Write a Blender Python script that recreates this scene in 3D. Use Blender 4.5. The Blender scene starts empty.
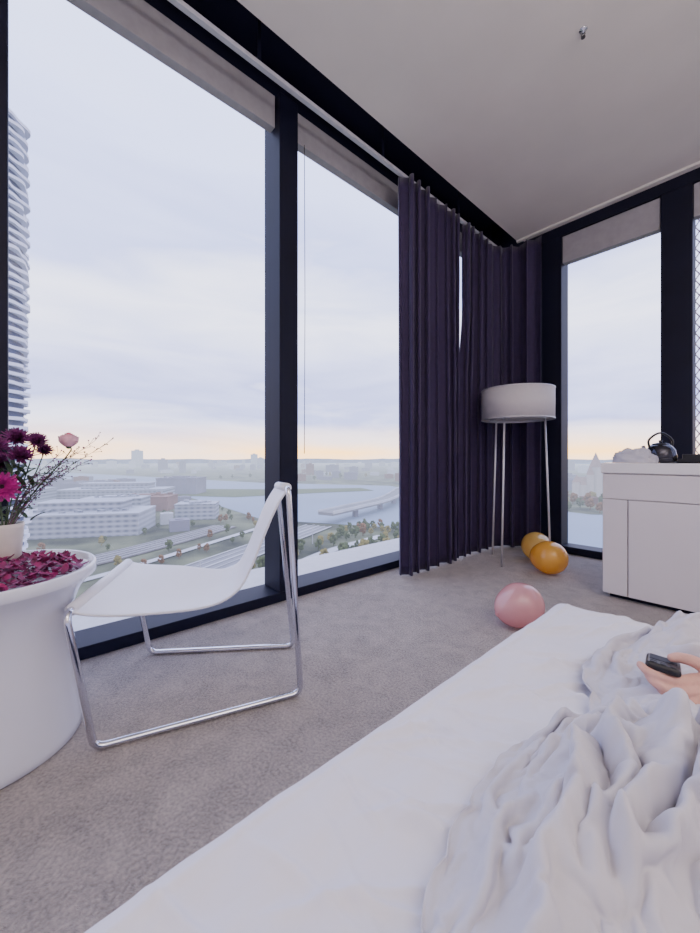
import bpy, bmesh, math, random, time
import numpy as np
from mathutils import Vector, Matrix, noise
random.seed(7)
S=bpy.context.scene
COL=S.collection
HEAD=math.radians(48.2)
FW=Vector((-math.sin(HEAD),math.cos(HEAD),0)); RT=Vector((math.cos(HEAD),math.sin(HEAD),0)); UP=Vector((0,0,1))
EYE=0.92

# ---------------------------------------------------------------- materials
def mat(name,col,rough=0.6,metal=0.0,nscale=20,namt=0.06,bump=0.0,bscale=200,coat=0.0,sheen=0.0,detail=4,trans=0.0,spec=0.5):
    m=bpy.data.materials.new(name); m.use_nodes=True
    nt=m.node_tree; p=nt.nodes['Principled BSDF']
    tc=nt.nodes.new('ShaderNodeTexCoord')
    n=nt.nodes.new('ShaderNodeTexNoise'); n.inputs['Scale'].default_value=nscale; n.inputs['Detail'].default_value=detail
    nt.links.new(tc.outputs['Object'],n.inputs['Vector'])
    r=nt.nodes.new('ShaderNodeValToRGB')
    c=Vector(col)
    lo=[max(0,x*(1-namt)) for x in c]; hi=[min(1,x*(1+namt)) for x in c]
    r.color_ramp.elements[0].position=0.3; r.color_ramp.elements[1].position=0.7
    r.color_ramp.elements[0].color=(*lo,1); r.color_ramp.elements[1].color=(*hi,1)
    nt.links.new(n.outputs['Fac'],r.inputs['Fac']); nt.links.new(r.outputs['Color'],p.inputs['Base Color'])
    p.inputs['Roughness'].default_value=rough; p.inputs['Metallic'].default_value=metal
    p.inputs['Coat Weight'].default_value=coat
    p.inputs['Sheen Weight'].default_value=sheen
    p.inputs['Transmission Weight'].default_value=trans
    p.inputs['Specular IOR Level'].default_value=spec
    if bump>0:
        n2=nt.nodes.new('ShaderNodeTexNoise'); n2.inputs['Scale'].default_value=bscale; n2.inputs['Detail'].default_value=3
        nt.links.new(tc.outputs['Object'],n2.inputs['Vector'])
        b=nt.nodes.new('ShaderNodeBump'); b.inputs['Strength'].default_value=bump; b.inputs['Distance'].default_value=0.01
        nt.links.new(n2.outputs['Fac'],b.inputs['Height']); nt.links.new(b.outputs['Normal'],p.inputs['Normal'])
    return m

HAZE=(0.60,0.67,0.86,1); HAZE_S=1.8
def ext_mat(name,col,nscale=0.05,namt=0.2,haze0=150,haze1=3200,rough=0.9,hmax=0.93,stripe=None,spec=0.3):  # exterior material with aerial haze painted in as pale emission, growing with distance
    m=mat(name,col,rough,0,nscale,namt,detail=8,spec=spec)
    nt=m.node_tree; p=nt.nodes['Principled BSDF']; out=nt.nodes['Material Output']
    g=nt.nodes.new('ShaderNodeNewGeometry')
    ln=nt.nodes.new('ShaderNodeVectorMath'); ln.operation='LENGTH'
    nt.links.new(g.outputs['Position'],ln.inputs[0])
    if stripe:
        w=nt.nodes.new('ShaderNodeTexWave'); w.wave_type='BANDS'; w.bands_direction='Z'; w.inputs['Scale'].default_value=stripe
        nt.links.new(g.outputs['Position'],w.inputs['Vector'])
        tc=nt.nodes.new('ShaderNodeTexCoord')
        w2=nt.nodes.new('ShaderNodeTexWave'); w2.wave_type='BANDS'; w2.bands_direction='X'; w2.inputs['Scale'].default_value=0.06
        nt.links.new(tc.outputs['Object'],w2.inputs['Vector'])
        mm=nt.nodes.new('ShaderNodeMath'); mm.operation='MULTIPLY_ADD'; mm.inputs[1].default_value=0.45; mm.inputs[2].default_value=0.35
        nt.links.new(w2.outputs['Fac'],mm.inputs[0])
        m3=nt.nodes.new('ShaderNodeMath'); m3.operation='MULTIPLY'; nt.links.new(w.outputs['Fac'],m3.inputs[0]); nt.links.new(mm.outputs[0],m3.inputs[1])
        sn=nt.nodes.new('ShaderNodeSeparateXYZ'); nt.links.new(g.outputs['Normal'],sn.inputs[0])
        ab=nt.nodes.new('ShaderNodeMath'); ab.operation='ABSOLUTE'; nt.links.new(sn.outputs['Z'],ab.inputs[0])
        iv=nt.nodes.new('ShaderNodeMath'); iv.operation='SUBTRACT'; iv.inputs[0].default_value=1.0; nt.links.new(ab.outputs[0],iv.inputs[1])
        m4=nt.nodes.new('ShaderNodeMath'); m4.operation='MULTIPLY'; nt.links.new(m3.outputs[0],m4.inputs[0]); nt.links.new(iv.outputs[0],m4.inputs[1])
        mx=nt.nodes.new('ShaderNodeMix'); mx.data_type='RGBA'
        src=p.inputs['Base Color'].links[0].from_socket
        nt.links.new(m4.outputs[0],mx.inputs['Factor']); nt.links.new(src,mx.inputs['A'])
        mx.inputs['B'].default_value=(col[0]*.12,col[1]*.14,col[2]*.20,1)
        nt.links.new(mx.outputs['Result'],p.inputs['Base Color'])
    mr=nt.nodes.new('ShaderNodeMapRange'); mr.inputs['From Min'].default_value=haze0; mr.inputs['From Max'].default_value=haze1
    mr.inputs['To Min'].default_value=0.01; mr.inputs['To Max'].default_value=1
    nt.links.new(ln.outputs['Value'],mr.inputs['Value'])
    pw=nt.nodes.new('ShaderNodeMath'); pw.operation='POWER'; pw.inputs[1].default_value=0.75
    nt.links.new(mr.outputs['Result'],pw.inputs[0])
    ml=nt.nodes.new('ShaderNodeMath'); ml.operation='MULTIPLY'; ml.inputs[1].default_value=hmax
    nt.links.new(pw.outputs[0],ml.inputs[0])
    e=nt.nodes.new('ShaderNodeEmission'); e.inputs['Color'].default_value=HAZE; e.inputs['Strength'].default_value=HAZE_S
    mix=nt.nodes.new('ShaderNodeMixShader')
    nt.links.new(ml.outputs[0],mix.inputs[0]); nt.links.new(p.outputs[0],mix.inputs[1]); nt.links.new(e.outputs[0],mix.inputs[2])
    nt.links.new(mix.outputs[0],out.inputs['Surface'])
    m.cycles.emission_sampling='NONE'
    return m

# ---------------------------------------------------------------- mesh helpers
def new_obj(name,verts,faces,m=None,smooth=False,parent=None,label=None,category=None,kind=None,group=None):
    me=bpy.data.meshes.new(name); me.from_pydata([tuple(v) for v in verts],[],[tuple(f) for f in faces]); me.update()
    if smooth:
        for p in me.polygons: p.use_smooth=True
    o=bpy.data.objects.new(name,me); COL.objects.link(o)
    if m: me.materials.append(m)
    tag(o,parent,label,category,kind,group)
    return o
def tag(o,parent=None,label=None,category=None,kind=None,group=None):
    if parent: o.parent=parent
    if label: o["label"]=label
    if category: o["category"]=category
    if kind: o["kind"]=kind
    if group: o["group"]=group
def empty(name,loc,label,category,group=None):
    e=bpy.data.objects.new(name,None); e.empty_display_size=0.1; COL.objects.link(e); e.location=loc
    tag(e,None,label,category,None,group); return e
def adopt(parent,*objs):
    for o in objs:
        o.parent=parent; o.matrix_parent_inverse=Matrix.Translation(-Vector(parent.location))
def bevel(o,w=0.005,seg=2):
    b=o.modifiers.new('bevel','BEVEL'); b.width=w; b.segments=seg; b.limit_method='ANGLE'
    for p in o.data.polygons: p.use_smooth=True
    wn=o.modifiers.new('wn','WEIGHTED_NORMAL'); wn.keep_sharp=True
def boxgeo(x0,x1,y0,y1,z0,z1):
    v=[(x0,y0,z0),(x1,y0,z0),(x1,y1,z0),(x0,y1,z0),(x0,y0,z1),(x1,y0,z1),(x1,y1,z1),(x0,y1,z1)]
    f=[(0,3,2,1),(4,5,6,7),(0,1,5,4),(1,2,6,5),(2,3,7,6),(3,0,4,7)]
    return v,f
def pyrgeo(x0,x1,y0,y1,z0,z1):
    v=[(x0,y0,z0),(x1,y0,z0),(x1,y1,z0),(x0,y1,z0),((x0+x1)/2,(y0+y1)/2,z1)]
    return v,[(0,3,2,1),(0,1,4),(1,2,4),(2,3,4),(3,0,4)]
def box(name,x0,x1,y0,y1,z0,z1,m,bev=0,**k):
    v,f=boxgeo(x0,x1,y0,y1,z0,z1)
    o=new_obj(name,v,f,m,**k)
    if bev: bevel(o,bev)
    return o
def merge(parts):
    V=[];F=[]
    for v,f in parts:
        n=len(V); V+= [Vector(a) for a in v]; F+=[tuple(i+n for i in q) for q in f]
    return V,F
def sweep(pts,rad,segs=12,cap=True):
    pts=[Vector(p) for p in pts]; n=len(pts)
    if not hasattr(rad,'__len__'): rad=[rad]*n
    V=[];F=[]
    t0=(pts[1]-pts[0]).normalized()
    ref=Vector((0,0,1)) if abs(t0.z)<0.9 else Vector((1,0,0))
    nrm=(ref-t0*ref.dot(t0)).normalized()
    for i,p in enumerate(pts):
        if i==0: t=t0
        elif i==n-1: t=(pts[i]-pts[i-1]).normalized()
        else:
            t=((pts[i+1]-pts[i]).normalized()+(pts[i]-pts[i-1]).normalized()).normalized()
        nrm=(nrm-t*nrm.dot(t)).normalized(); bn=t.cross(nrm)
        for k in range(segs):
            a=2*math.pi*k/segs
            V.append(p+(nrm*math.cos(a)+bn*math.sin(a))*rad[i])
    for i in range(n-1):
        for k in range(segs):
            k2=(k+1)%segs
            F.append((i*segs+k,i*segs+k2,(i+1)*segs+k2,(i+1)*segs+k))
    if cap:
        F.append(tuple(reversed(range(segs)))); F.append(tuple((n-1)*segs+k for k in range(segs)))
    return V,F
def fillet(pts,r=0.03,n=6):
    pts=[Vector(p) for p in pts]; out=[pts[0]]
    for i in range(1,len(pts)-1):
        a,b,c=pts[i-1],pts[i],pts[i+1]
        d1=(a-b).normalized(); d2=(c-b).normalized()
        p0=b+d1*r; p2=b+d2*r
        for k in range(n+1):
            t=k/n; out.append(p0*(1-t)**2+b*2*t*(1-t)+p2*t*t)
    out.append(pts[-1]); return out
def catmull(pts,n=8):
    pts=[Vector(p) for p in pts]; P=[pts[0]*2-pts[1]]+pts+[pts[-1]*2-pts[-2]]; out=[]
    for i in range(1,len(P)-2):
        for k in range(n):
            t=k/n
            out.append(0.5*((2*P[i])+(P[i+1]-P[i-1])*t+(2*P[i-1]-5*P[i]+4*P[i+1]-P[i+2])*t*t+(3*P[i]-P[i-1]-3*P[i+1]+P[i+2])*t**3))
    out.append(pts[-1]); return out
def lathe(prof,c=(0,0,0),segs=64,closed=False):
    V=[];F=[];n=len(prof)
    for r,z in prof:
        for k in range(segs):
            a=2*math.pi*k/segs; V.append(Vector((c[0]+r*math.cos(a),c[1]+r*math.sin(a),c[2]+z)))
    for i in range(n-1 if not closed else n):
        j=(i+1)%n
        for k in range(segs):
            k2=(k+1)%segs; F.append((i*segs+k,i*segs+k2,j*segs+k2,j*segs+k))
    return V,F
def uvs(c,r,seg=24,rings=14,sc=(1,1,1)):
    prof=[(max(1e-4,math.sin(math.pi*i/rings))*r,-math.cos(math.pi*i/rings)*r*sc[2]) for i in range(rings+1)]
    return lathe(prof,c,seg)

# ---------------------------------------------------------------- shared materials
M_frame=mat('frame_dark',(0.0045,0.005,0.020),0.55,0.0,5,0.15,spec=0.25)
M_pocket=mat('pocket_dark',(0.006,0.006,0.024),0.7,spec=0.2)
M_cass=mat('blind_cassette',(0.36,0.345,0.38),0.7)
M_ceil=mat('ceiling_paint',(0.74,0.69,0.67),0.9,0,3,0.03,0.05,300)
M_wall=mat('wall_paint',(0.84,0.80,0.78),0.9,0,3,0.03,0.05,300)
M_white=mat('white_lacquer',(0.78,0.78,0.84),0.22,0,4,0.02,coat=0.4)
M_cab=mat('cabinet_lacquer',(0.76,0.71,0.72),0.16,0,4,0.02,coat=0.7)
M_cabtop=mat('cabinet_worktop',(0.86,0.83,0.84),0.2,0,4,0.02,coat=0.5)
M_chrome=mat('chrome',(0.72,0.72,0.77),0.12,1.0,10,0.03)
M_sling=mat('white_leather',(0.82,0.82,0.88),0.45,0,8,0.02,0.08,400)
M_sheet=mat('white_sheet',(0.76,0.75,0.83),0.85,0,5,0.015,0.05,900,sheen=0.05)
M_duvet=mat('duvet_cotton',(0.58,0.565,0.62),0.9,0,5,0.02,0.06,900,sheen=0.05)
M_curtain=mat('purple_curtain',(0.027,0.013,0.066),0.7,0,30,0.12,0.1,600,sheen=0.2)
M_black=mat('black_gloss',(0.01,0.01,0.013),0.35,0,10,0.1)
M_shade=mat('lamp_shade_fabric',(0.66,0.63,0.65),0.8,0,30,0.02,0.08,500)
M_leg=mat('lamp_leg_white',(0.75,0.74,0.78),0.3,0.3,10,0.03)

def carpet():
    m=bpy.data.materials.new('carpet'); m.use_nodes=True; nt=m.node_tree; p=nt.nodes['Principled BSDF']
    tc=nt.nodes.new('ShaderNodeTexCoord')
    def nz(scale,det,dist=0.0):
        n=nt.nodes.new('ShaderNodeTexNoise'); n.inputs['Scale'].default_value=scale; n.inputs['Detail'].default_value=det
        n.inputs['Distortion'].default_value=dist
        nt.links.new(tc.outputs['Object'],n.inputs['Vector']); return n
    n1=nz(10,9,0.8); n2=nz(110,4); n3=nz(480,2)
    a=nt.nodes.new('ShaderNodeMath'); a.operation='MULTIPLY_ADD'; a.inputs[1].default_value=0.75
    nt.links.new(n2.outputs['Fac'],a.inputs[0])
    m1=nt.nodes.new('ShaderNodeMath'); m1.operation='MULTIPLY'; m1.inputs[1].default_value=0.45
    nt.links.new(n1.outputs['Fac'],m1.inputs[0]); nt.links.new(m1.outputs[0],a.inputs[2])
    r=nt.nodes.new('ShaderNodeValToRGB'); r.color_ramp.elements[0].position=0.40; r.color_ramp.elements[1].position=0.80
    r.color_ramp.elements[0].color=(0.165,0.134,0.124,1); r.color_ramp.elements[1].color=(0.55,0.465,0.42,1)
    nt.links.new(a.outputs[0],r.inputs['Fac']); nt.links.new(r.outputs['Color'],p.inputs['Base Color'])
    p.inputs['Roughness'].default_value=1.0; p.inputs['Sheen Weight'].default_value=0.6
    p.inputs['Specular IOR Level'].default_value=0.1
    ad=nt.nodes.new('ShaderNodeMath'); ad.operation='ADD'
    nt.links.new(n2.outputs['Fac'],ad.inputs[0]); nt.links.new(n3.outputs['Fac'],ad.inputs[1])
    b=nt.nodes.new('ShaderNodeBump'); b.inputs['Strength'].default_value=0.8; b.inputs['Distance'].default_value=0.01
    nt.links.new(ad.outputs[0],b.inputs['Height']); nt.links.new(b.outputs['Normal'],p.inputs['Normal'])
    return m
M_carpet=carpet()
def glassmat():
    m=bpy.data.materials.new('window_glass'); m.use_nodes=True; nt=m.node_tree; nt.nodes.clear()
    o=nt.nodes.new('ShaderNodeOutputMaterial'); t=nt.nodes.new('ShaderNodeBsdfTransparent'); g=nt.nodes.new('ShaderNodeBsdfGlossy')
    t.inputs['Color'].default_value=(0.98,0.985,1.0,1); g.inputs['Roughness'].default_value=0.02
    mx=nt.nodes.new('ShaderNodeMixShader'); mx.inputs[0].default_value=0.02
    nt.links.new(t.outputs[0],mx.inputs[1]); nt.links.new(g.outputs[0],mx.inputs[2])
    nt.links.new(mx.outputs[0],o.inputs['Surface']); return m
M_glass=glassmat()

# ---------------------------------------------------------------- room shell
X0=-2.20; Y1=4.06; XR=2.7; YB=-2.4; ZC=3.19; ZP=3.42
ST=dict(kind='structure')
box('floor',X0-0.1,XR+0.15,YB-0.15,Y1+0.1,-0.15,0,M_carpet,**ST)
box('ceiling',-1.76,XR+0.15,YB-0.15,Y1+0.1,ZC,ZC+0.5,M_ceil,**ST)
box('trim_1',X0-0.1,-1.76,YB-0.15,Y1+0.1,ZP,ZP+0.27,M_pocket,**ST)
box('wall_right',XR,XR+0.15,YB,Y1,0,ZC,M_wall,**ST)
box('wall_back',X0,XR,YB-0.15,YB,0,ZP,M_wall,**ST)
box('trim_2',X0-0.1,X0+0.12,YB,Y1,0,0.06,M_frame,0.004,**ST)
box('trim_3',X0-0.08,X0+0.06,YB,Y1,3.26,ZP,M_frame,**ST)
box('trim_4',X0-0.55,X0-0.1,YB,Y1,-0.12,0.03,mat('sill_metal',(0.6,0.6,0.63),0.5),**ST)
mull=[(-1.58,-1.44),(-0.16,-0.02),(1.26,1.40),(2.68,2.82)]
tn=5
for a,b in mull:
    box('trim_%d'%tn,X0-0.08,X0+0.12,a,b,0.06,3.26,M_frame,0.006,**ST); tn+=1
box('trim_%d'%tn,X0-0.08,X0+0.22,3.80,Y1+0.08,0.0,ZP,M_frame,0.006,**ST); tn+=1
box('trim_%d'%tn,X0,-1.70,3.93,Y1+0.08,3.06,ZP,M_frame,**ST); tn+=1
edges=[YB]+[v for m_ in mull for v in m_]+[3.80]
wn=1
def pane(name,x0,y0,x1,y1,z0,z1):
    new_obj(name,[(x0,y0,z0),(x1,y1,z0),(x1,y1,z1),(x0,y0,z1)],[(0,1,2,3)],M_glass,**ST)
for i in range(0,len(edges),2):
    a,b=edges[i],edges[i+1]
    pane('window_%d'%wn,X0,a,X0,b,0.06,3.26); wn+=1
    box('trim_%d'%tn,X0+0.01,X0+0.07,a+0.005,b-0.005,3.055,3.26,M_cass,0.004,**ST); tn+=1
YI=3.95
box('trim_%d'%tn,X0,XR,YI,Y1+0.08,0,0.07,M_frame,0.004,**ST); tn+=1
box('trim_%d'%tn,X0,XR,YI,Y1+0.08,3.075,ZC,M_frame,**ST); tn+=1
box('trim_%d'%tn,-1.76,XR,YI-0.05,YI,ZC-0.02,ZC,M_ceil,**ST); tn+=1
fm=[(-1.52,-1.345),(-0.596,-0.40),(0.35,0.50),(1.30,1.45)]
for a,b in fm:
    box('trim_%d'%tn,a,b,YI,Y1+0.08,0.07,3.075,M_frame,0.006,**ST); tn+=1
fe=[-1.98]+[v for m_ in fm for v in m_]+[XR]
for i in range(0,len(fe),2):
    a,b=fe[i],fe[i+1]
    if i==0:
        box('trim_%d'%tn,a,b,Y1,Y1+0.06,0.07,3.075,M_frame,**ST); tn+=1
        continue
    pane('window_%d'%wn,a,Y1,b,Y1,0.07,3.075); wn+=1
    box('trim_%d'%tn,a+0.004,b-0.004,YI+0.02,YI+0.09,2.81,3.07,M_cass,0.004,**ST); tn+=1
rail=empty('curtain_rail',(-1.885,0.6,3.085),'slim pale aluminium curtain rail along the window recess','curtain rail')
o=box('track',-1.900,-1.870,YB+0.05,3.76,3.085,3.11,mat('rail_alu',(0.50,0.50,0.57),0.4,0.1),0.003); adopt(rail,o)
for y in (-2,-1,0,1,2,3):
    o=box('bracket',-1.89,-1.88,y,y+0.02,3.11,ZP,M_frame); adopt(rail,o)

v,f=sweep([(X0+0.09,1.47,3.05),(X0+0.09,1.475,2.0),(X0+0.09,1.47,0.95)],0.0025,6)
new_obj('blind_cord',v,f,M_black,label='thin dark pull cord hanging beside the window mullion',category='blind cord')

e=empty('sprinkler',(-0.658,2.247,ZC),'small metal fire sprinkler head under the ceiling','sprinkler')
v,f=lathe([(0.0001,0.0),(0.020,0.0),(0.018,-0.004),(0.006,-0.006),(0.006,-0.018),(0.0001,-0.018)],(0,0,0),24); new_obj('rose',v,f,M_chrome,True,parent=e)
v,f=merge([sweep([(-0.006,0,-0.016),(-0.009,0,-0.027),(0,0,-0.038)],0.0025,6),sweep([(0.006,0,-0.016),(0.009,0,-0.027),(0,0,-0.038)],0.0025,6),lathe([(0.0001,-0.036),(0.011,-0.038),(0.011,-0.041),(0.0001,-0.041)],(0,0,0),16)])
new_obj('deflector',v,f,mat('sprinkler_dark',(0.15,0.14,0.15),0.4,0.8),parent=e)

# ---------------------------------------------------------------- curtains
def curtain(name,path,folds,amp,z0,z1,label,seed=0,step=0.005,pull=0.0):
    pts=[Vector((*p,0)) for p in path]
    P=catmull(pts,12); L=[0]
    for i in range(1,len(P)): L.append(L[-1]+(P[i]-P[i-1]).length)
    T=L[-1]; n=int(T/step); rows=36
    def at(s):
        s=min(max(s,0),T-1e-5)
        i=next((k for k in range(len(L)-1) if L[k+1]>=s),len(L)-2)
        u=(s-L[i])/max(1e-9,L[i+1]-L[i]); t=(P[i+1]-P[i]).normalized()
        return P[i].lerp(P[i+1],u),Vector((-t.y,t.x,0)),t
    V=[];F=[]
    base=[at(T*i/n) for i in range(n+1)]
    for j in range(rows+1):
        zt=j/rows; z=z0+(z1-z0)*zt
        q=min(1,max(0,(z-1.55)/0.8)); q=q*q*(3-2*q)
        for i in range(n+1):
            s=T*i/n; p,nn,t=base[i]
            ph=2*math.pi*folds*(s/T)+4.8*noise.noise(Vector((s*2.4,seed,zt*0.25)))
            k=amp*(0.80+1.1*noise.noise(Vector((s*4,seed+9,zt*0.3))))*(0.88-0.1*zt)
            if pull: k*=min(1,0.15+s/0.10)
            else: k*=min(1,0.25+(T-s)/0.08)
            off=k*(math.sin(ph)+0.25*math.sin(2*ph+0.7)+0.10*math.sin(5*ph))
            sl=0.5*k*math.sin(2*ph)
            sh=pull*q*math.exp(-s/0.12)
            V.append(Vector((p.x,p.y,z))+nn*off+t*(sl+sh))
    for j in range(rows):
        for i in range(n):
            a=j*(n+1)+i; F.append((a,a+1,a+n+2,a+n+1))
    o=new_obj(name,V,F,M_curtain,True,label=label,category='curtain')
    sm=o.modifiers.new('thick','SOLIDIFY'); sm.thickness=0.003
    return o
curtain('curtain',[(-1.87,2.20),(-1.87,2.45),(-1.87,2.75),(-1.89,2.985)],7,0.066,0.02,3.085,'floor-length dark purple pleated curtain drawn back from the window',1)
curtain('curtain',[(-1.885,2.995),(-1.90,3.30),(-1.88,3.60),(-1.77,3.79),(-1.62,3.82),(-1.48,3.83)],9,0.052,0.02,3.085,'dark purple pleated curtain bunched around the room corner',5,pull=0.105)

# ---------------------------------------------------------------- floor lamp
LC=Vector((-1.50,3.34,0))
lamp=empty('floor_lamp',LC,'tall floor lamp with white drum shade on slender straight legs','floor lamp')
zs0,zs1,rs=1.262,1.525,0.300
v,f=lathe([(rs,zs0),(rs,zs1),(rs-0.004,zs1),(rs-0.004,zs0)],(0,0,0),96,True)
o=new_obj('lamp_shade',v,f,M_shade,True,parent=lamp)
v,f=lathe([(0.0001,zs0+0.012),(rs-0.005,zs0+0.012),(rs-0.005,zs0+0.016),(0.0001,zs0+0.016)],(0,0,0),64)
new_obj('diffuser',v,f,mat('diffuser',(0.70,0.66,0.66),0.6),parent=lamp)
for r_ in (zs0,zs1):
    v,f=lathe([(rs+0.003,r_-0.004),(rs+0.003,r_+0.004),(rs-0.005,r_+0.004),(rs-0.005,r_-0.004)],(0,0,0),96,True)
    new_obj('rim',v,f,M_leg,True,parent=lamp)
for ang in (-92,167,32):
    a=math.radians(ang)
    b_=Vector((math.cos(a)*0.27,math.sin(a)*0.27,0.0)); t_=Vector((math.cos(a)*0.225,math.sin(a)*0.225,zs0+0.012))
    v,f=sweep([b_,b_.lerp(t_,0.5),t_],0.0085,12); new_obj('leg',v,f,M_leg,True,parent=lamp)
v,f=lathe([(0.232,zs0-0.004),(0.232,zs0+0.008),(0.222,zs0+0.008),(0.222,zs0-0.004)],(0,0,0),64,True)
new_obj('ring',v,f,M_leg,True,parent=lamp)
v,f=sweep([(0.0,0,zs0+0.02),(0,0,zs1-0.1)],0.03,16); new_obj('bulb',v,f,M_white,True,parent=lamp)

# ---------------------------------------------------------------- balloons
def balloon(loc,r,col,label,tilt=(0,0,0)):
    m=bpy.data.materials.new('balloon_latex'); m.use_nodes=True; nt=m.node_tree; p=nt.nodes['Principled BSDF']
    lw=nt.nodes.new('ShaderNodeTexNoise'); lw.inputs['Scale'].default_value=3
    rr=nt.nodes.new('ShaderNodeValToRGB'); rr.color_ramp.elements[0].color=(*[c*0.94 for c in col],1); rr.color_ramp.elements[1].color=(*[min(1,c*1.05) for c in col],1)
    nt.links.new(lw.outputs['Fac'],rr.inputs['Fac']); nt.links.new(rr.outputs['Color'],p.inputs['Base Color'])
    p.inputs['Roughness'].default_value=0.12; p.inputs['Coat Weight'].default_value=1.0; p.inputs['Coat Roughness'].default_value=0.05; p.inputs['Coat IOR'].default_value=1.6
    tr=nt.nodes.new('ShaderNodeBsdfTranslucent'); nt.links.new(rr.outputs['Color'],tr.inputs['Color'])
    tp=nt.nodes.new('ShaderNodeBsdfTransparent'); nt.links.new(rr.outputs['Color'],tp.inputs['Color'])
    mt=nt.nodes.new('ShaderNodeMixShader'); mt.inputs[0].default_value=0.35
    nt.links.new(tr.outputs[0],mt.inputs[1]); nt.links.new(tp.outputs[0],mt.inputs[2])
    mx=nt.nodes.new('ShaderNodeMixShader'); mx.inputs[0].default_value=0.45
    nt.links.new(p.outputs[0],mx.inputs[1]); nt.links.new(mt.outputs[0],mx.inputs[2]); nt.links.new(mx.outputs[0],nt.nodes['Material Output'].inputs['Surface'])
    prof=[]
    for i in range(25):
        t=math.pi*i/24
        z=-math.cos(t); rad=math.sin(t)
        if z<-0.4: z=z-0.14*(-z-0.4)*2
        prof.append((max(1e-4,rad*r),z*r*1.06))
    o=empty('balloon',loc,label,'balloon')
    o.rotation_euler=tilt
    v,f=lathe(prof,(0,0,0),40); new_obj('body',v,f,m,True,parent=o)
    v,f=lathe([(0.004,-r*1.20),(0.007,-r*1.24),(0.013,-r*1.30),(0.010,-r*1.30),(0.0001,-r*1.24)],(0,0,0),16); new_obj('knot',v,f,m,True,parent=o)
balloon((-1.163,3.161,0.131),0.128,(1.0,0.58,0.10),'glossy orange balloon resting on the carpet by the lamp',(math.radians(80),0,math.radians(70)))
balloon((-1.40,3.50,0.127),0.124,(1.0,0.70,0.22),'yellowish orange balloon on the carpet beneath the lamp',(math.radians(80),0,math.radians(-160)))
balloon((-0.905,2.055,0.119),0.116,(0.88,0.50,0.51),'pink balloon on the carpet beside the bed',(math.radians(75),0,math.radians(150)))

# ---------------------------------------------------------------- cabinet
cab=empty('cabinet',(-0.74,2.9,0),'pale lacquered low cabinet with drawer and doors before the window','cabinet')
def cb(name,x0,x1,y0,y1,z0,z1,m,bev=0.004,parent=cab,**k):
    o=box(name,x0,x1,y0,y1,z0,z1,m,bev,**k); adopt(parent,o) ; return o
cb('body',-0.737,1.195,2.925,3.45,0.03,0.82,M_cab)
cb('plinth',-0.71,1.17,2.96,3.42,0.0,0.03,M_frame)
cb('worktop',-0.747,1.205,2.90,3.46,0.82,0.888,M_cabtop,0.006)
for (a,b) in ((-0.737,0.235),(0.24,1.195)):
    cb('drawer',a,b-0.003,2.903,2.925,0.655,0.814,M_cab)
for (a,b) in ((-0.737,-0.600),(-0.597,0.0),(0.003,0.595),(0.598,1.195)):
    cb('door',a,b-0.002,2.903,2.925,0.035,0.651,M_cab)

M_ket=mat('kettle_dark_steel',(0.06,0.06,0.075),0.15,0.9,10,0.05)
kt=empty('kettle',(-0.475,3.15,0.889),'dark glossy kettle with arched handle on the cabinet','kettle')
v,f=lathe([(0.0001,0.0),(0.072,0.0),(0.082,0.012),(0.085,0.04),(0.076,0.085),(0.055,0.115),(0.0001,0.118)],(0,0,0),40); new_obj('body',v,f,M_ket,True,parent=kt)
v,f=lathe([(0.05,0.115),(0.045,0.125),(0.02,0.132),(0.008,0.134),(0.012,0.145),(0.0001,0.15)],(0,0,0),32); new_obj('lid',v,f,M_ket,True,parent=kt)
v,f=sweep(catmull([-0.07*RT+UP*0.09,-0.075*RT+UP*0.15,UP*0.195,0.075*RT+UP*0.15,0.07*RT+UP*0.09],8),0.007,10); new_obj('handle',v,f,M_black,True,parent=kt)
v,f=sweep(catmull([(-RT*0.07+UP*0.05),(-RT*0.10+UP*0.075),(-RT*0.115+UP*0.11)],6),[0.02-0.0009*i for i in range(13)],12); new_obj('spout',v,f,M_ket,True,parent=kt)
V=[];F=[]
tw=empty('towel',(-0.59,3.02,0.889),'crumpled white towel lying on the cabinet top','towel')
nu,nv=48,28
for j in range(nv+1):
    for i in range(nu+1):
        a=2*math.pi*i/nu; q=math.pi/2*j/nv
        rr=math.cos(q)**0.8; n_=noise.noise(Vector((math.cos(a)*2,math.sin(a)*2,q*2)))*0.16+noise.noise(Vector((math.cos(a)*6,math.sin(a)*6,q*5)))*0.10
        V.append(Vector((0.115*rr*math.cos(a)*(1+n_),0.07*rr*math.sin(a)*(1+n_),0.085*math.sin(q)**0.7*(1+n_))))
for j in range(nv):
    for i in range(nu):
        a=j*(nu+1)+i; F.append((a,a+1,a+nu+2,a+nu+1))
o=new_obj('cloth',V,F,M_duvet,True,parent=tw)
bx=empty('coffee_tray',(-0.27,3.22,0.889),'small black tray with dark boxes on the cabinet','tray')
v,f=merge([boxgeo(-0.12,0.16,-0.09,0.09,0,0.008),boxgeo(-0.12,-0.115,-0.09,0.09,0,0.025),boxgeo(0.155,0.16,-0.09,0.09,0,0.025),boxgeo(-0.12,0.16,-0.09,-0.085,0,0.025),boxgeo(-0.12,0.16,0.085,0.09,0,0.025)])
new_obj('tray',v,f,M_black,parent=bx)
o=new_obj('caddy',*boxgeo(-0.10,0.02,-0.05,0.06,0.008,0.055),M_black,parent=bx); bevel(o,0.004)

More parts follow.
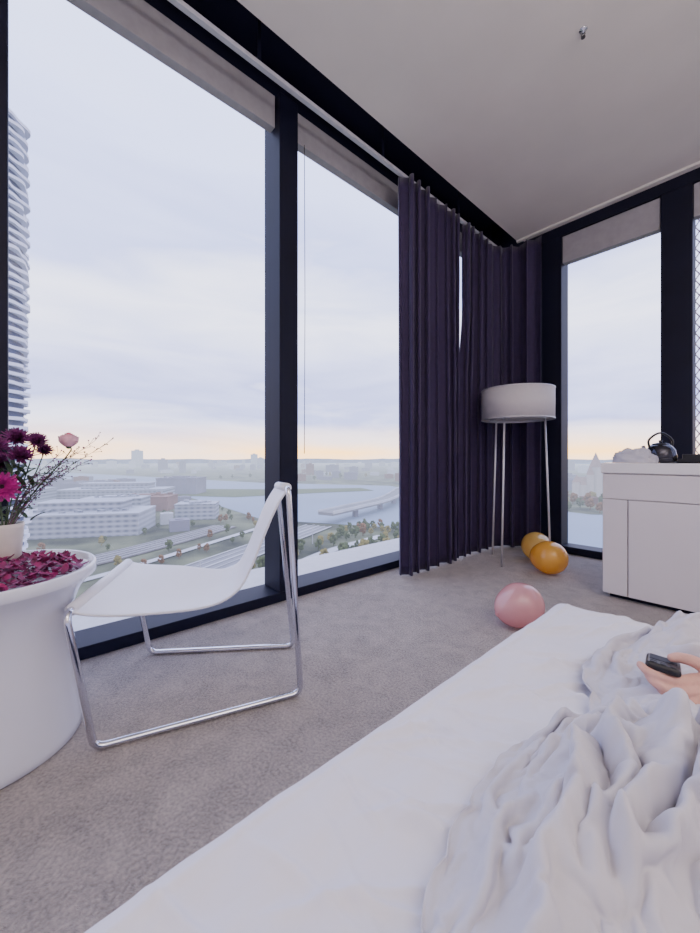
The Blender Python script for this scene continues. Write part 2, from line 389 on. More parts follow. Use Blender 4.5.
# ---------------------------------------------------------------- chair
nf=Vector((-1.436,0.116,0.44)); ff=Vector((-1.97,0.40,0.445))
nb=Vector((-1.283,0.816,0.80)); fb_=Vector((-1.54,0.92,0.79))
r_=0.0115
gnf=Vector((-1.410,0.185,r_)); gnb=Vector((-1.210,0.825,r_)); gff=Vector((-1.93,0.472,r_)); gfb=Vector((-1.537,1.006,r_))
ch=empty('lounge_chair',(gnf+gnb+gff+gfb)/4-Vector((0,0,r_)),'white leather sling lounge chair on a bent chrome tube frame','chair')
loop=[ff.lerp(nf,0.5),nf,gnf,gnb,nb,fb_,gfb,gff,ff,ff.lerp(nf,0.5)]
v,f=sweep(fillet(loop,0.035,8),r_,14); o=new_obj('frame',v,f,M_chrome,True); adopt(ch,o)
prof=[(0.0,0.004),(0.08,-0.018),(0.20,-0.036),(0.36,-0.050),(0.52,-0.058),(0.64,-0.048),(0.73,-0.010),(0.79,0.060),(0.86,0.175),(0.93,0.285),(1.0,0.36)]
pr=catmull([(s,0,z) for s,z in prof],5)
V=[];F=[];nc=24
for j,p in enumerate(pr):
    s=p.x; z=p.z
    for i in range(nc+1):
        u=i/nc
        A=nf.lerp(nb,s); B=ff.lerp(fb_,s)
        q=A.lerp(B,0.02+0.96*u)
        lift=0.030*u*max(0,math.sin(math.pi*min(1,s/0.75)))
        sag=-0.030*math.sin(math.pi*u)*math.sin(math.pi*min(1,max(0,s)))
        V.append(Vector((q.x,q.y,0.44+z+sag+lift)))
for j in range(len(pr)-1):
    for i in range(nc):
        a=j*(nc+1)+i; F.append((a,a+1,a+nc+2,a+nc+1))
o=new_obj('seat',V,F,M_sling,True)
sm=o.modifiers.new('t','SOLIDIFY'); sm.thickness=0.009; sm.offset=0.3; bv=o.modifiers.new('b','BEVEL'); bv.width=0.003; bv.segments=2
adopt(ch,o)
for a_,b_ in ((nf.lerp(ff,0.06),nf.lerp(ff,0.94)),(nb.lerp(fb_,0.10),nb.lerp(fb_,0.90))):
    v,f=sweep([a_,b_],0.019,16); o=new_obj('hem',v,f,M_sling,True); adopt(ch,o)

# ---------------------------------------------------------------- side table
TC=Vector((-1.662,-0.070,0)); TZ=0.548
tb=empty('side_table',TC,'round glossy white pedestal side table with flared top','side table')
prof=[(0.0001,0.0),(0.243,0.0),(0.251,0.006),(0.2495,0.03),(0.240,0.10),(0.228,0.20),(0.221,0.30),(0.222,0.37),(0.231,0.43),(0.249,0.478),(0.272,0.508),(0.290,0.523),(0.2935,0.527),(0.2935,0.553),(0.289,0.560),(0.281,0.557),(0.276,0.542),(0.265,0.534),(0.0001,0.534)]
v,f=lathe(prof,(0,0,0),96); new_obj('pedestal',v,f,M_white,True,parent=tb)
TT=0.534
M_petal=mat('magenta_petal',(0.22,0.007,0.085),0.55,0,25,0.5)
def petal_geo(L,W,curl,segs=4):
    V=[];F=[]
    for j in range(segs+1):
        t=j/segs; w=W*math.sin(math.pi*(0.12+0.80*t))**0.7
        for i in range(3):
            u=(i-1); V.append(Vector((u*w/2,t*L,curl*L*(t*t)+abs(u)*0.18*W)))
    for j in range(segs):
        for i in range(2):
            a=j*3+i; F.append((a,a+1,a+4,a+3))
    return V,F
parts=[]
for k in range(720):
    rr=0.252*math.sqrt(random.random()); aa=random.random()*6.283
    p=Vector((TC.x+rr*math.cos(aa),TC.y+rr*math.sin(aa),TT+0.004+random.random()*0.042*(1-(rr/0.30)**2)))
    v,f=petal_geo(random.uniform(0.024,0.038),random.uniform(0.014,0.023),random.uniform(-0.3,0.4))
    R=Matrix.Rotation(random.random()*6.283,4,'Z')@Matrix.Rotation(random.uniform(0,0.45),4,'X')
    v=[p+(R@a) for a in v]
    zmin=min(a.z for a in v)
    if zmin<TT+0.001: v=[a+Vector((0,0,TT+0.001-zmin)) for a in v]
    parts.append((v,f))
v,f=merge(parts)
o=new_obj('flower_petals',v,f,M_petal,True,label='scattered dark magenta flower petals covering the side table',category='petals',kind='stuff')
VC=Vector((-1.835,-0.03,TT+0.001))
v,f=lathe([(0.0001,0),(0.042,0),(0.048,0.006),(0.052,0.07),(0.057,0.135),(0.058,0.150),(0.054,0.150),(0.050,0.12),(0.044,0.02),(0.0001,0.018)],(0,0,0),48)
vs=new_obj('vase',v,f,mat('cream_ceramic',(0.72,0.65,0.58),0.5),True,label='small cream tapered ceramic vase holding flowers',category='vase'); vs.location=VC
M_stem=mat('stem_green',(0.07,0.11,0.05),0.6)
M_ger=mat('gerbera_pink',(0.46,0.008,0.23),0.5,0,30,0.3)
M_purp=mat('mum_purple',(0.17,0.02,0.13),0.6,0,30,0.6)
M_rose=mat('rose_pale',(0.85,0.44,0.50),0.5,0,40,0.25)
M_rosein=mat('rose_heart',(0.68,0.16,0.27),0.5,0,40,0.25)
M_dark=mat('flower_eye',(0.03,0.01,0.02),0.8,bump=0.5,bscale=300)
def daisy(name,center,face,R,layers,mt,label,cat,curl=0.1,start=None,petW=0.3,eye=True):
    e=empty(name,center,label,cat)
    f_=Vector(face).normalized(); q=f_.to_track_quat('Z','Y').to_matrix().to_4x4()
    parts=[]
    for l in range(layers):
        n=int(18-l*1.0); el=0.05+l*1.25/max(1,layers)
        for k in range(n):
            a=2*math.pi*(k+0.5*l)/n+random.uniform(-0.08,0.08)
            Lp=R*(1-0.45*l/layers)*random.uniform(0.9,1.05)
            v,f=petal_geo(Lp,R*petW*(1-0.2*l/layers),curl)
            M=Matrix.Rotation(a,4,'Z')@Matrix.Rotation(el+random.uniform(-0.08,0.08),4,'X')
            parts.append(([q@(M@x) for x in v],f))
    v,f=merge(parts); new_obj('blossom',v,f,mt,True,parent=e)
    if eye:
        v,f=uvs((0,0,0),R*0.24,16,8,(1,1,0.6)); v=[q@(x+Vector((0,0,R*0.06))) for x in v]; new_obj('flower_eye',v,f,M_dark,True,parent=e)
    st=Vector(start)-Vector(center)
    v,f=sweep(catmull([-f_*0.005,-f_*0.03+st*0.25,st*0.7,st],6),0.0022,8); new_obj('stem',v,f,M_stem,True,parent=e)
base=VC+Vector((0,0,0.10))
c=Vector((-1.80,-0.035,0.818)); daisy('gerbera',c,Vector((0.9,0.15,0.1)),0.056,3,M_ger,'magenta gerbera bloom leaning out of the vase','flower',0.05,base+Vector((0.02,0,0)),0.30)
for (x,y,z,R) in ((-1.80,-0.055,0.955,0.054),(-1.86,0.005,0.99,0.048),(-1.84,0.060,0.98,0.042),(-1.80,0.015,0.925,0.048),(-1.87,-0.05,0.90,0.05),(-1.77,-0.09,0.90,0.05),(-1.86,0.085,0.945,0.034)):
    c=Vector((x,y,z)); daisy('chrysanthemum',c,Vector((0.5,0.05,0.5)),R,6,M_purp,'dark purple chrysanthemum in the vase bouquet','flower',0.2,base,0.19,False)
def rose(c,R,start,label):
    e=empty('rose',c,label,'flower'); parts=[]
    for l in range(5):
        n=3+l; rr=R*(0.22+0.19*l)
        for k in range(n):
            a=2*math.pi*(k+0.37*l)/n; V=[];F=[]
            for j in range(9):
                t=j/8
                for i in range(9):
                    s=(i-4)/4; u=s*1.5*math.pi/n
                    bulge=math.sin(min(1.0,0.12+t*0.95)*math.pi*0.62)
                    r2=rr*(0.25+0.80*bulge)+0.12*R*max(0,t-0.8)*l
                    z=R*1.75*t*(1-0.07*l)*(1-0.10*s*s)-R*0.9
                    V.append(Vector((r2*math.cos(a+u),r2*math.sin(a+u),z)))
            for j in range(8):
                for i in range(8):
                    q=j*9+i; F.append((q,q+1,q+10,q+9))
            parts.append((V,F))
    v,f=merge(parts[7:]); new_obj('blossom',v,f,M_rose,True,parent=e)
    v,f=merge(parts[:7]); new_obj('heart',v,f,M_rosein,True,parent=e)
    v,f=uvs((0,0,-R*0.85),R*0.35,12,8); new_obj('calyx',v,f,M_stem,True,parent=e)
    st=Vector(start)-Vector(c)
    v,f=sweep(catmull([Vector((0,0,-R*0.9)),Vector((0,0,-R*1.8)),st*0.6,st],6),0.0024,8); new_obj('stem',v,f,M_stem,True,parent=e)
rose(Vector((-1.80,0.155,0.992)),0.031,base,'pale pink rosebud with cream edges in the bouquet')
M_twig=mat('twig',(0.16,0.10,0.12),0.8)
for k,(tx,ty,tz) in enumerate(((-1.76,0.27,0.975),(-1.80,0.20,0.90),(-1.79,0.17,0.94),(-1.75,0.12,0.93),(-1.86,0.16,0.86),(-1.80,0.24,0.99),(-1.80,0.10,0.85),(-1.78,0.14,0.89))):
    tip=Vector((tx,ty,tz)); mid=base.lerp(tip,0.5)+Vector((0,-0.02,0.03))
    main=catmull([base,mid,tip],8); parts=[sweep(main,[0.0018-0.0011*i/(len(main)-1) for i in range(len(main))],6)]
    buds=[]
    for i in range(5,len(main)):
        for s in range(3):
            d=Vector((random.uniform(-1,1),random.uniform(-0.3,1),random.uniform(-0.2,1))).normalized()*random.uniform(0.015,0.04)
            parts.append(sweep([main[i],main[i]+d*0.6,main[i]+d],0.0007,5)); buds.append(uvs(main[i]+d,random.uniform(0.0018,0.0032),8,6))
    e=empty('filler_twig',base,'fine branching dried twig with tiny buds in the vase','twig')
    v,f=merge(parts); o=new_obj('branch',v,f,M_twig,True); adopt(e,o)
    v,f=merge(buds); o=new_obj('buds',v,f,M_purp if k%2 else M_stem,True); adopt(e,o); o['kind']='stuff'
lp=[]
for k in range(50):
    a=random.random()*6.283; v,f=petal_geo(random.uniform(0.05,0.09),0.018,-0.3,6)
    M=Matrix.Translation(base+Vector((random.uniform(-.02,.03),random.uniform(-.04,.08),random.uniform(0.03,0.26))))@Matrix.Rotation(a,4,'Z')@Matrix.Rotation(random.uniform(0.2,1.1),4,'X')
    lp.append(([M@x for x in v],f))
v,f=merge(lp); new_obj('foliage',v,f,M_stem,True,label='dark green leaves filling the vase bouquet',category='leaves',kind='stuff')

# ---------------------------------------------------------------- bed
BX0,BY1,BZ=-0.430,1.222,0.50
def segd(X,Y,poly):
    D=np.full(X.shape,1e9)
    for (x1,y1),(x2,y2) in zip(poly[:-1],poly[1:]):
        dx,dy=x2-x1,y2-y1; t=np.clip(((X-x1)*dx+(Y-y1)*dy)/(dx*dx+dy*dy),0,1)
        D=np.minimum(D,np.hypot(X-(x1+t*dx),Y-(y1+t*dy)))
    return D
def sdist(X,Y,a,b):
    dx,dy=b[0]-a[0],b[1]-a[1]; L_=math.hypot(dx,dy)
    s=((X-a[0])*dy-(Y-a[1])*dx)/L_; t=((X-a[0])*dx+(Y-a[1])*dy)/L_**2
    return s,np.clip(1-((t-0.5)/0.62)**2,0,1)
def fb(X,Y,sx,sy,seed,oct_=3):
    out=np.zeros(X.shape)
    it=np.nditer([X,Y],flags=['multi_index'])
    for x,y in it:
        out[it.multi_index]=noise.fractal(Vector((float(x)*sx,float(y)*sy,seed)),0.8,2.0,oct_)
    return out
bed=empty('bed',(0.5,0.2,0),'wide bed made with a smooth white fitted sheet','bed')
o=box('bed_base',BX0+0.04,1.42,-1.0,BY1-0.04,0.0,0.22,M_frame,0.01); adopt(bed,o)
o=box('mattress',BX0+0.012,1.448,-1.05,BY1-0.012,0.22,BZ-0.03,M_sheet,0.03); adopt(bed,o)
us=np.concatenate([np.linspace(-0.30,0.0,30,endpoint=False),np.linspace(0,0.35,170,endpoint=False),np.linspace(0.35,1.88,60)])
vs_=np.concatenate([np.linspace(-0.30,0.0,30,endpoint=False),np.linspace(0,1.3,420,endpoint=False),np.linspace(1.3,2.25,40)])
U,W=np.meshgrid(us,vs_)
Rr=0.035
def fold(d):
    pos=np.zeros_like(d); drop=np.zeros_like(d)
    arc=Rr*math.pi/2
    s=d+(arc-Rr)
    flat=s>=arc
    pos=np.where(flat,s-arc+Rr,0)
    th=np.clip((arc-s)/Rr,0,math.pi/2)
    onarc=(s<arc)&(s>=0)
    pos=np.where(onarc,Rr*(1-np.sin(th)),pos); drop=np.where(onarc,Rr*(1-np.cos(th)),drop)
    below=s<0
    pos=np.where(below,0,pos); drop=np.where(below,Rr-s,drop)
    return pos,drop
px_,dx_=fold(U); py_,dy_=fold(W)
Xs=BX0+px_; Ys=BY1-py_; Zs=BZ-np.maximum(dx_,dy_)-0.3*np.minimum(dx_,dy_)
wr=np.zeros(U.shape)
rs_=random.Random(5)
XX=BX0+U+0.018*fb(U,W,6,5,21.0,2); YY=BY1-W+0.018*fb(U,W,6,5,31.0,2)
for k in range(60):
    y0=rs_.uniform(-0.15,1.15); x0=rs_.uniform(-0.44,-0.26); ln=rs_.uniform(0.08,0.26); an=rs_.uniform(-0.25,1.15)
    a_=(x0,y0); b_=(x0+ln*math.cos(an),y0+ln*math.sin(an))
    s_,fade=sdist(XX,YY,a_,b_); w=rs_.uniform(0.0035,0.009); hh=rs_.uniform(0.005,0.011)*(w/0.009)**0.5
    wr+=fade*hh*(1.0/(1+(s_/w)**2+0.3*(s_/w)**4))*(1+0.6*np.tanh(s_/w))
wr+=0.010*fb(U,W,5,4,1.7)+0.0022*fb(U,W,26,16,4.2,3)
wr=wr*(0.45+0.55*np.clip(np.minimum(U,W)/0.06,0,1))
D=segd(BX0+U,BY1-W,[(BX0+.035,-0.6),(BX0+.032,0.4),(BX0+.04,1.2)]); wr+=0.003*np.exp(-(D/0.006)**2)
top=np.clip(1-np.maximum(dx_,dy_)/0.05,0,1)
Zs=Zs+(wr-0.004)*(0.35+0.65*top)
side=0.008*np.sin((BY1-W)*38+3*fb(U*0,W,2,2,8,1))
Xs=Xs-np.where(dx_>0.03,np.clip(dx_-0.03,0,0.2)*0.06,0)-np.where(dx_>0.04,side*np.clip(dx_/0.25,0,1)**2,0)
Ys=Ys+np.where(dy_>0.03,np.clip(dy_-0.03,0,0.2)*0.06,0)
def gridmesh(name,X,Y,Z,m):
    h,w=X.shape
    V=np.stack([X,Y,Z],-1).reshape(-1,3)
    F=[(j*w+i,(j+1)*w+i,(j+1)*w+i+1,j*w+i+1) for j in range(h-1) for i in range(w-1)]
    return new_obj(name,V.tolist(),F,m,True)
o=gridmesh('fitted_sheet',Xs,Ys,Zs,M_sheet)
if o.data.polygons[len(o.data.polygons)//2].normal.z<0: o.data.flip_normals()
adopt(bed,o)

# duvet : crumpled start shape, then relaxed as real cloth over a lumpy core
xs=np.concatenate([np.linspace(0,0.34,90,endpoint=False),np.linspace(0.34,1.10,30)])
ys=np.concatenate([np.linspace(-0.20,0.15,22,endpoint=False),np.linspace(0.15,1.13,215)])
Ug,Yg=np.meshgrid(xs,ys)
ey=[-0.5,0.0,0.20,0.27,0.34,0.42,0.49,0.56,0.62,0.68,0.74,0.82,0.92,1.02,1.2]
ex=[-0.10,-0.14,-0.175,-0.20,-0.222,-0.235,-0.241,-0.228,-0.195,-0.180,-0.205,-0.238,-0.24,-0.20,-0.12]
EXf=lambda Y: np.interp(Y,ey,ex)
Xg=EXf(Yg)+Ug
folds=[([(-.205,.53),(-.208,.42),(-.180,.32),(-.165,.20),(-.15,0)],.0065,.018),
([(-.190,.57),(-.178,.46),(-.186,.36),(-.142,.24),(-.12,0)],.0075,.032),
([(-.160,.61),(-.170,.52),(-.138,.42),(-.150,.33)],.008,.024),
([(-.150,.50),(-.118,.42),(-.122,.30),(-.105,.18)],.009,.040),
([(-.120,.62),(-.128,.54),(-.090,.46),(-.098,.36)],.010,.036),
([(-.085,.61),(-.062,.52),(-.078,.42),(-.050,.30)],.011,.044),
([(-.085,.30),(-.075,.22),(-.080,.12)],.010,.030),
([(-.045,.62),(-.030,.50),(-.050,.38),(-.02,.2)],.012,.044),
([(-.215,.54),(-.175,.600),(-.12,.640),(-.05,.645),(.1,.62)],.012,.034),
([(-.19,.50),(-.14,.545),(-.09,.53),(-.03,.575),(.04,.56)],.008,.026),
([(-.16,.44),(-.12,.40),(-.07,.43),(-.02,.40)],.008,.024),
([(-.17,.34),(-.12,.335),(-.07,.36),(-.02,.33)],.007,.018),
([(-.205,.72),(-.222,.82),(-.21,.93),(-.16,1.02),(-.08,1.07),(.1,1.08)],.011,.030),
([(-.17,.78),(-.190,.86),(-.160,.92),(-.13,1.0)],.008,.026),
([(-.15,.90),(-.09,.97),(.02,1.0)],.012,.038),
([(-.13,.86),(-.06,.92),(.02,.93)],.009,.030),
([(-.19,.96),(-.14,.93),(-.10,.99)],.007,.018),
([(-.18,.66),(-.12,.685),(-.05,.70),(.1,.72)],.009,.026),
([(-.185,.70),(-.13,.735),(-.07,.74)],.006,.014),
([(.04,.60),(0.05,.45),(0.07,.3)],.03,.05),([(.1,.9),(.3,.7),(.6,.6)],.05,.06),([(.15,.4),(.4,.35),(.8,.3)],.05,.06)]
def under(X,Y):
    d=X-EXf(Y)
    e_=np.clip(d/0.12,0,1); e_=e_*e_*(3-2*e_)
    h=0.050*e_+0.06*np.clip((X+0.03)/0.3,0,1)
    h+=0.045*np.exp(-(((X+0.06)/0.07)**2+((Y-0.54)/0.09)**2))
    h+=0.018*np.exp(-(((X+0.12)/0.035)**2+((Y-0.38)/0.05)**2))
    h+=0.048*np.exp(-(((X+0.09)/0.07)**2+((Y-1.00)/0.07)**2))
    h-=0.020*np.exp(-(((X+0.06)/0.10)**2+((Y-0.80)/0.07)**2))
    fy=np.clip((1.15-Y)/0.12,0,1)
    return np.maximum(h,0)*fy
def foldh(X,Y):
    wx=X+0.020*fb(X,Y,10,9,2.2,2); wy=Y+0.020*fb(X,Y,10,9,5.9,2)
    d=np.clip(np.minimum(X-EXf(Y),1.13-Y)/0.03,0,1)
    var=np.clip(0.85+0.9*fb(X,Y,13,11,7.7,2),0.15,1.5)
    H=np.zeros(X.shape)
    for poly,w,h in folds:
        q=segd(wx,wy,poly)/w
        H=np.maximum(H,h/(1+0.8*q**2+0.15*q**4))
    return H*d*var
cr_=1-np.abs(fb(Xg+0.025*fb(Xg,Yg,10,10,3.1,2),Yg,15,11,12.3,2))*2.4
H=0.010+under(Xg,Yg)+1.25*foldh(Xg,Yg)+0.013*np.clip(cr_,-0.6,1)*np.clip(Ug/0.03,0,1)+0.003*fb(Xg,Yg,45,35,9.1,3)*np.clip(Ug/0.03,0,1)
Zd=BZ+0.010+np.maximum(H,0.002)
dv=gridmesh('duvet',Xg,Yg,Zd,M_duvet)
if dv.data.polygons[len(dv.data.polygons)//2].normal.z<0: dv.data.flip_normals()
h_,w_=Xg.shape
t0=time.time()
try:
    vg=dv.vertex_groups.new(name='pin')
    ids=[]
    for j in range(0,h_,15): ids.append(j*w_)
    for i in range(0,w_,15): ids.append((h_-1)*w_+i)
    ids+= [j*w_+w_-1 for j in range(h_)]+[i for i in range(w_)]
    vg.add(list(set(ids)),1.0,'REPLACE')
    gx,gy=np.meshgrid(np.concatenate([np.linspace(-0.6,-0.26,14,endpoint=False),np.linspace(-0.26,0.12,100,endpoint=False),np.linspace(0.12,1.3,40)]),np.linspace(-0.5,1.3,240))
    cz=np.where(gx>EXf(gy),under(gx,gy)+0.50*foldh(gx,gy),0)
    col=gridmesh('collider',gx,gy,BZ+0.006+cz,M_duvet)
    if col.data.polygons[0].normal.z<0: col.data.flip_normals()
    cm=col.modifiers.new('c','COLLISION'); col.collision.thickness_outer=0.003; col.collision.cloth_friction=30
    cl=dv.modifiers.new('cloth','CLOTH'); cs=cl.settings
    cs.quality=6; cs.mass=0.2; cs.tension_stiffness=15; cs.compression_stiffness=15; cs.shear_stiffness=5; cs.bending_stiffness=0.008
    cs.tension_damping=8; cs.compression_damping=8; cs.bending_damping=0.5; cs.air_damping=3
    cs.shrink_min=-0.07; cs.vertex_group_mass='pin'
    cc=cl.collision_settings; cc.use_collision=True; cc.distance_min=0.003; cc.collision_quality=2; cc.use_self_collision=True; cc.self_distance_min=0.0022
    NF=15
    cl.point_cache.frame_start=1; cl.point_cache.frame_end=NF+2
    S.frame_start=1; S.frame_end=NF+2
    for fr in range(1,NF+1):
        S.frame_set(fr)
    dg=bpy.context.evaluated_depsgraph_get()
    ev=dv.evaluated_get(dg); me=bpy.data.meshes.new_from_object(ev)
    co_=np.array([v.co[:] for v in me.vertices]); print('CLOTH z range',co_[:,2].min(),co_[:,2].max(),'time',time.time()-t0)
    ok=np.isfinite(co_).all() and co_[:,2].min()>0.3 and co_[:,2].max()<0.95
    if ok:
        dv.modifiers.clear(); dv.data=me
        for p in me.polygons: p.use_smooth=True
    else: dv.modifiers.clear()
    bpy.data.objects.remove(col)
    S.frame_set(1)
except Exception as ex:
    print('CLOTH FAIL',ex)
so=dv.modifiers.new('t','SOLIDIFY'); so.thickness=0.002; so.offset=1.0
sb=dv.modifiers.new('s','SUBSURF'); sb.levels=1; sb.render_levels=1
dv["label"]='rumpled light grey-white cotton duvet heaped on the bed'; dv["category"]='duvet'

# ---------------------------------------------------------------- person (hand and forearm)
HO=Vector((-0.118,0.775,0.584))
HS=0.92
def L(r,f,u): return HO+RT*(HS*r/1000)+FW*(HS*f/1000)+UP*(HS*u/1000)
parts=[]
def chain(pts,rad):
    P=catmull([L(*p) for p in pts],6); n=len(P); R=np.interp(np.linspace(0,1,n),np.linspace(0,1,len(rad)),[HS*x/1000 for x in rad])
    parts.append(sweep(P,list(R),14)); 
    for q,rr in ((P[0],R[0]),(P[-1],R[-1])): parts.append(uvs(q,rr,14,8))
chain([(46,-18,-12),(16,-24,-12),(-12,-22,-8),(-30,-12,-2),(-35,-2,4)],[10,9.6,8.6,7.6,6.4])
chain([(48,-24,-23),(16,-32,-25),(-12,-29,-22),(-26,-18,-14),(-27,-8,-7)],[10,9.6,8.8,7.8,6.6])
chain([(52,-28,-33),(24,-37,-38),(0,-34,-37),(-13,-24,-29),(-14,-14,-23)],[9.8,9.0,8.2,7.4,6.3])
chain([(58,-28,-42),(36,-38,-50),(18,-36,-51),(6,-27,-45),(5,-19,-39)],[8.8,7.9,7.2,6.6,5.8])
chain([(80,-16,-6),(66,-14,6),(48,-10,15),(30,-5,18),(20,-2,16)],[14,12,10,8.8,7.2])
chain([(46,-20,-14),(74,-22,-16),(98,-24,-18)],[12.5,16,18])
chain([(54,-28,-34),(78,-28,-28),(98,-28,-22)],[12.5,15,18])
chain([(48,-24,-23),(74,-24,-22),(96,-26,-20)],[13,17,19])
E=[L(92,-26,-20),L(120,-50,-22),L(165,-110,-30),L(240,-210,-50)]
P=catmull(E,6); parts.append(sweep(P,list(np.interp(np.linspace(0,1,len(P)),[0,.2,.7,1],[.023,.025,.036,.042])),18))
v,f=merge(parts)
M_skin=mat('skin',(0.66,0.37,0.30),0.55,0,60,0.10,0.10,500)
M_skin.node_tree.nodes['Principled BSDF'].inputs['Subsurface Weight'].default_value=0.12
M_skin.node_tree.nodes['Principled BSDF'].inputs['Subsurface Radius'].default_value=(0.02,0.008,0.004)
o=new_obj('person',v,f,M_skin,True)
rm=o.modifiers.new('r','REMESH'); rm.mode='VOXEL'; rm.voxel_size=0.0016; rm.use_smooth_shade=True
sm=o.modifiers.new('s','SMOOTH'); sm.factor=0.6; sm.iterations=5
o["label"]='person lying under the duvet, hand holding a dark phone'; o["category"]='person'
ph=empty('phone',L(6,0,3),'short black phone held in the hand above the duvet','phone')
V,F=boxgeo(-0.022,0.022,-0.029,0.029,-0.006,0.006)
b_=new_obj('phone_body',V,F,M_black,parent=ph); bevel(b_,0.005,3)
V,F=boxgeo(-0.017,0.017,-0.006,0.024,0.0061,0.0066)
new_obj('screen',V,F,mat('phone_screen',(0.02,0.02,0.03),0.45,spec=0.2),parent=ph)
for i in range(2):
    for j in range(3):
        V,F=boxgeo(-0.016+0.012*j,-0.008+0.012*j,-0.025+0.009*i,-0.020+0.009*i,0.006,0.0070)
        new_obj('button',V,F,mat('button_grey',(0.05,0.05,0.06),0.5),parent=ph)
ph.rotation_euler=(math.radians(-9),math.radians(3),HEAD-math.radians(40.5))

# ---------------------------------------------------------------- outside
GZ=-54.0
def city(d,l,z=GZ): p=FW*d+RT*l; return Vector((p.x,p.y,z))
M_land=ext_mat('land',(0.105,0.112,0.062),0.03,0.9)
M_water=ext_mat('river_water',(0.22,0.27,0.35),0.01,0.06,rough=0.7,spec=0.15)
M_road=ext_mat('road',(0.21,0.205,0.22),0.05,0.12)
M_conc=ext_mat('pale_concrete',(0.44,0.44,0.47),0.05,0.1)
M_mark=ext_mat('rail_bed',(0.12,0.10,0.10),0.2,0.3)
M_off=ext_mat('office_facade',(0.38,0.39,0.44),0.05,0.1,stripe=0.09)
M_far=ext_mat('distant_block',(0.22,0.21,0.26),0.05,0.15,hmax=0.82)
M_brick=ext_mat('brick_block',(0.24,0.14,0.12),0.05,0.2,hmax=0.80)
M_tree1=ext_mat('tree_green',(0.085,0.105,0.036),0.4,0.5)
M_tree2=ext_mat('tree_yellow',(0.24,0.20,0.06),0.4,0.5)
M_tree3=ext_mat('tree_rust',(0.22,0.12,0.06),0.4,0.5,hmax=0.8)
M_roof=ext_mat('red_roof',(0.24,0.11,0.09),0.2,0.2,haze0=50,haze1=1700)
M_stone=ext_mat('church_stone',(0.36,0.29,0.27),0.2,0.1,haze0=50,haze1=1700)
def poly(name,pts,z,m,label,cat,kind=None):
    V=[city(d,l,z) for d,l in pts]
    o=new_obj(name,V,[tuple(range(len(V)))],m,label=label,category=cat,kind=kind)
    if o.data.polygons[0].normal.z<0: o.data.flip_normals()
    return o
V=[Vector((9000*math.cos(2*math.pi*k/64),9000*math.sin(2*math.pi*k/64),GZ)) for k in range(64)]
new_obj('city_ground',V,[tuple(range(64))],M_land,label='hazy green and grey city plain below the tower',category='ground',kind='structure')
river_pts=[(1100,-900),(711,-379),(430,-150),(333,-78),(300,20),(260,90),(210,135),(160,330),(120,800),(240,1000),(300,560),(362,232),(520,140),(737,79),(825,-194),(1085,-578),(1500,-1200)]
poly('river',river_pts,GZ+0.3,M_water,'broad pale grey river crossing the city','river')
def inriver(d,l):
    c=False; n=len(river_pts)
    for i in range(n):
        d1,l1=river_pts[i]; d2,l2=river_pts[i-1]
        if (l1>l)!=(l2>l) and d<(d2-d1)*(l-l1)/(l2-l1)+d1: c=not c
    return c
poly('park_island',[(560,-330),(520,-160),(590,-40),(625,40),(680,20),(650,-120),(660,-300)],GZ+0.8,M_tree1,'narrow wooded island strip in the river','island')
def strip(name,pts,w,z,m,label,cat,th=0.0,off=0.0):
    P=[city(d,l,z) for d,l in pts]; P=catmull(P,6); V=[];F=[]
    for i,p in enumerate(P):
        t=(P[min(i+1,len(P)-1)]-P[max(i-1,0)]).normalized(); n=Vector((-t.y,t.x,0))
        V+= [p+n*(off-w/2),p+n*(off+w/2)]
    for i in range(len(P)-1): F.append((2*i,2*i+2,2*i+3,2*i+1))
    o=new_obj(name,V,F,m,label=label,category=cat)
    s=o.modifiers.new('t','SOLIDIFY'); s.thickness=max(th,0.2); s.offset=0
    return o
mw=[(118,-104),(130,-96),(165,-80),(229,-54),(300,-25)]
mwy=empty('motorway',city(165,-80),'grey multi-lane motorway with pale markings beside the river','road')
for nm,w_w,off,z,m in (('carriageway',22,0,0.5,M_road),('median',1.2,0,0.9,M_conc),('lane_line',0.5,5.5,0.9,M_conc),('lane_line',0.5,-5.5,0.9,M_conc),('kerb',1.0,11,1.0,M_conc),('kerb',1.0,-11,1.0,M_conc)):
    adopt(mwy,strip(nm,mw,w_w,GZ+z,m,None,None,off=off))
sa=[(92,-95),(102,-76),(148,-46),(213,-16),(262,22)]; sb_=[(150,-128),(185,-110),(250,-86),(300,-68)]
strip('street',sa,7,GZ+0.6,M_conc,'pale service street running along the motorway','road')
strip('street',sb_,5,GZ+0.6,M_conc,'pale access street between railway and motorway','road')
rw=[(155,-160),(180,-146),(225,-125),(300,-100)]
rwy=empty('railway',city(180,-146),'brown railway bed with parallel tracks near the river','railway')
adopt(rwy,strip('rail_bed',rw,22,GZ+0.5,M_mark,None,None))
for off in (-9,-7.5,-4.5,-3,0,1.5,4.5,6,9): adopt(rwy,strip('rail',rw,0.35,GZ+0.8,M_conc,None,None,off=off))
br=empty('bridge',city(480,70),'long pale road bridge over the river','bridge')
dk=[(308,-20),(345,2),(421,42),(560,80),(800,150)]
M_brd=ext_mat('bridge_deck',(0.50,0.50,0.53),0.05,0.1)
adopt(br,strip('deck',dk,15,GZ+9,M_road,None,None,2.4))
for off in (-7.5,7.5): adopt(br,strip('parapet',dk,0.8,GZ+10.5,M_brd,None,None,2.4,off=off))
for d,l in ((350,5),(400,32),(450,52),(520,70),(600,92),(680,115)):
    c=city(d,l,GZ); o=new_obj('pier',*boxgeo(c.x-2,c.x+2,c.y-2,c.y+2,GZ,GZ+8.5),M_far); adopt(br,o)
placed=[]
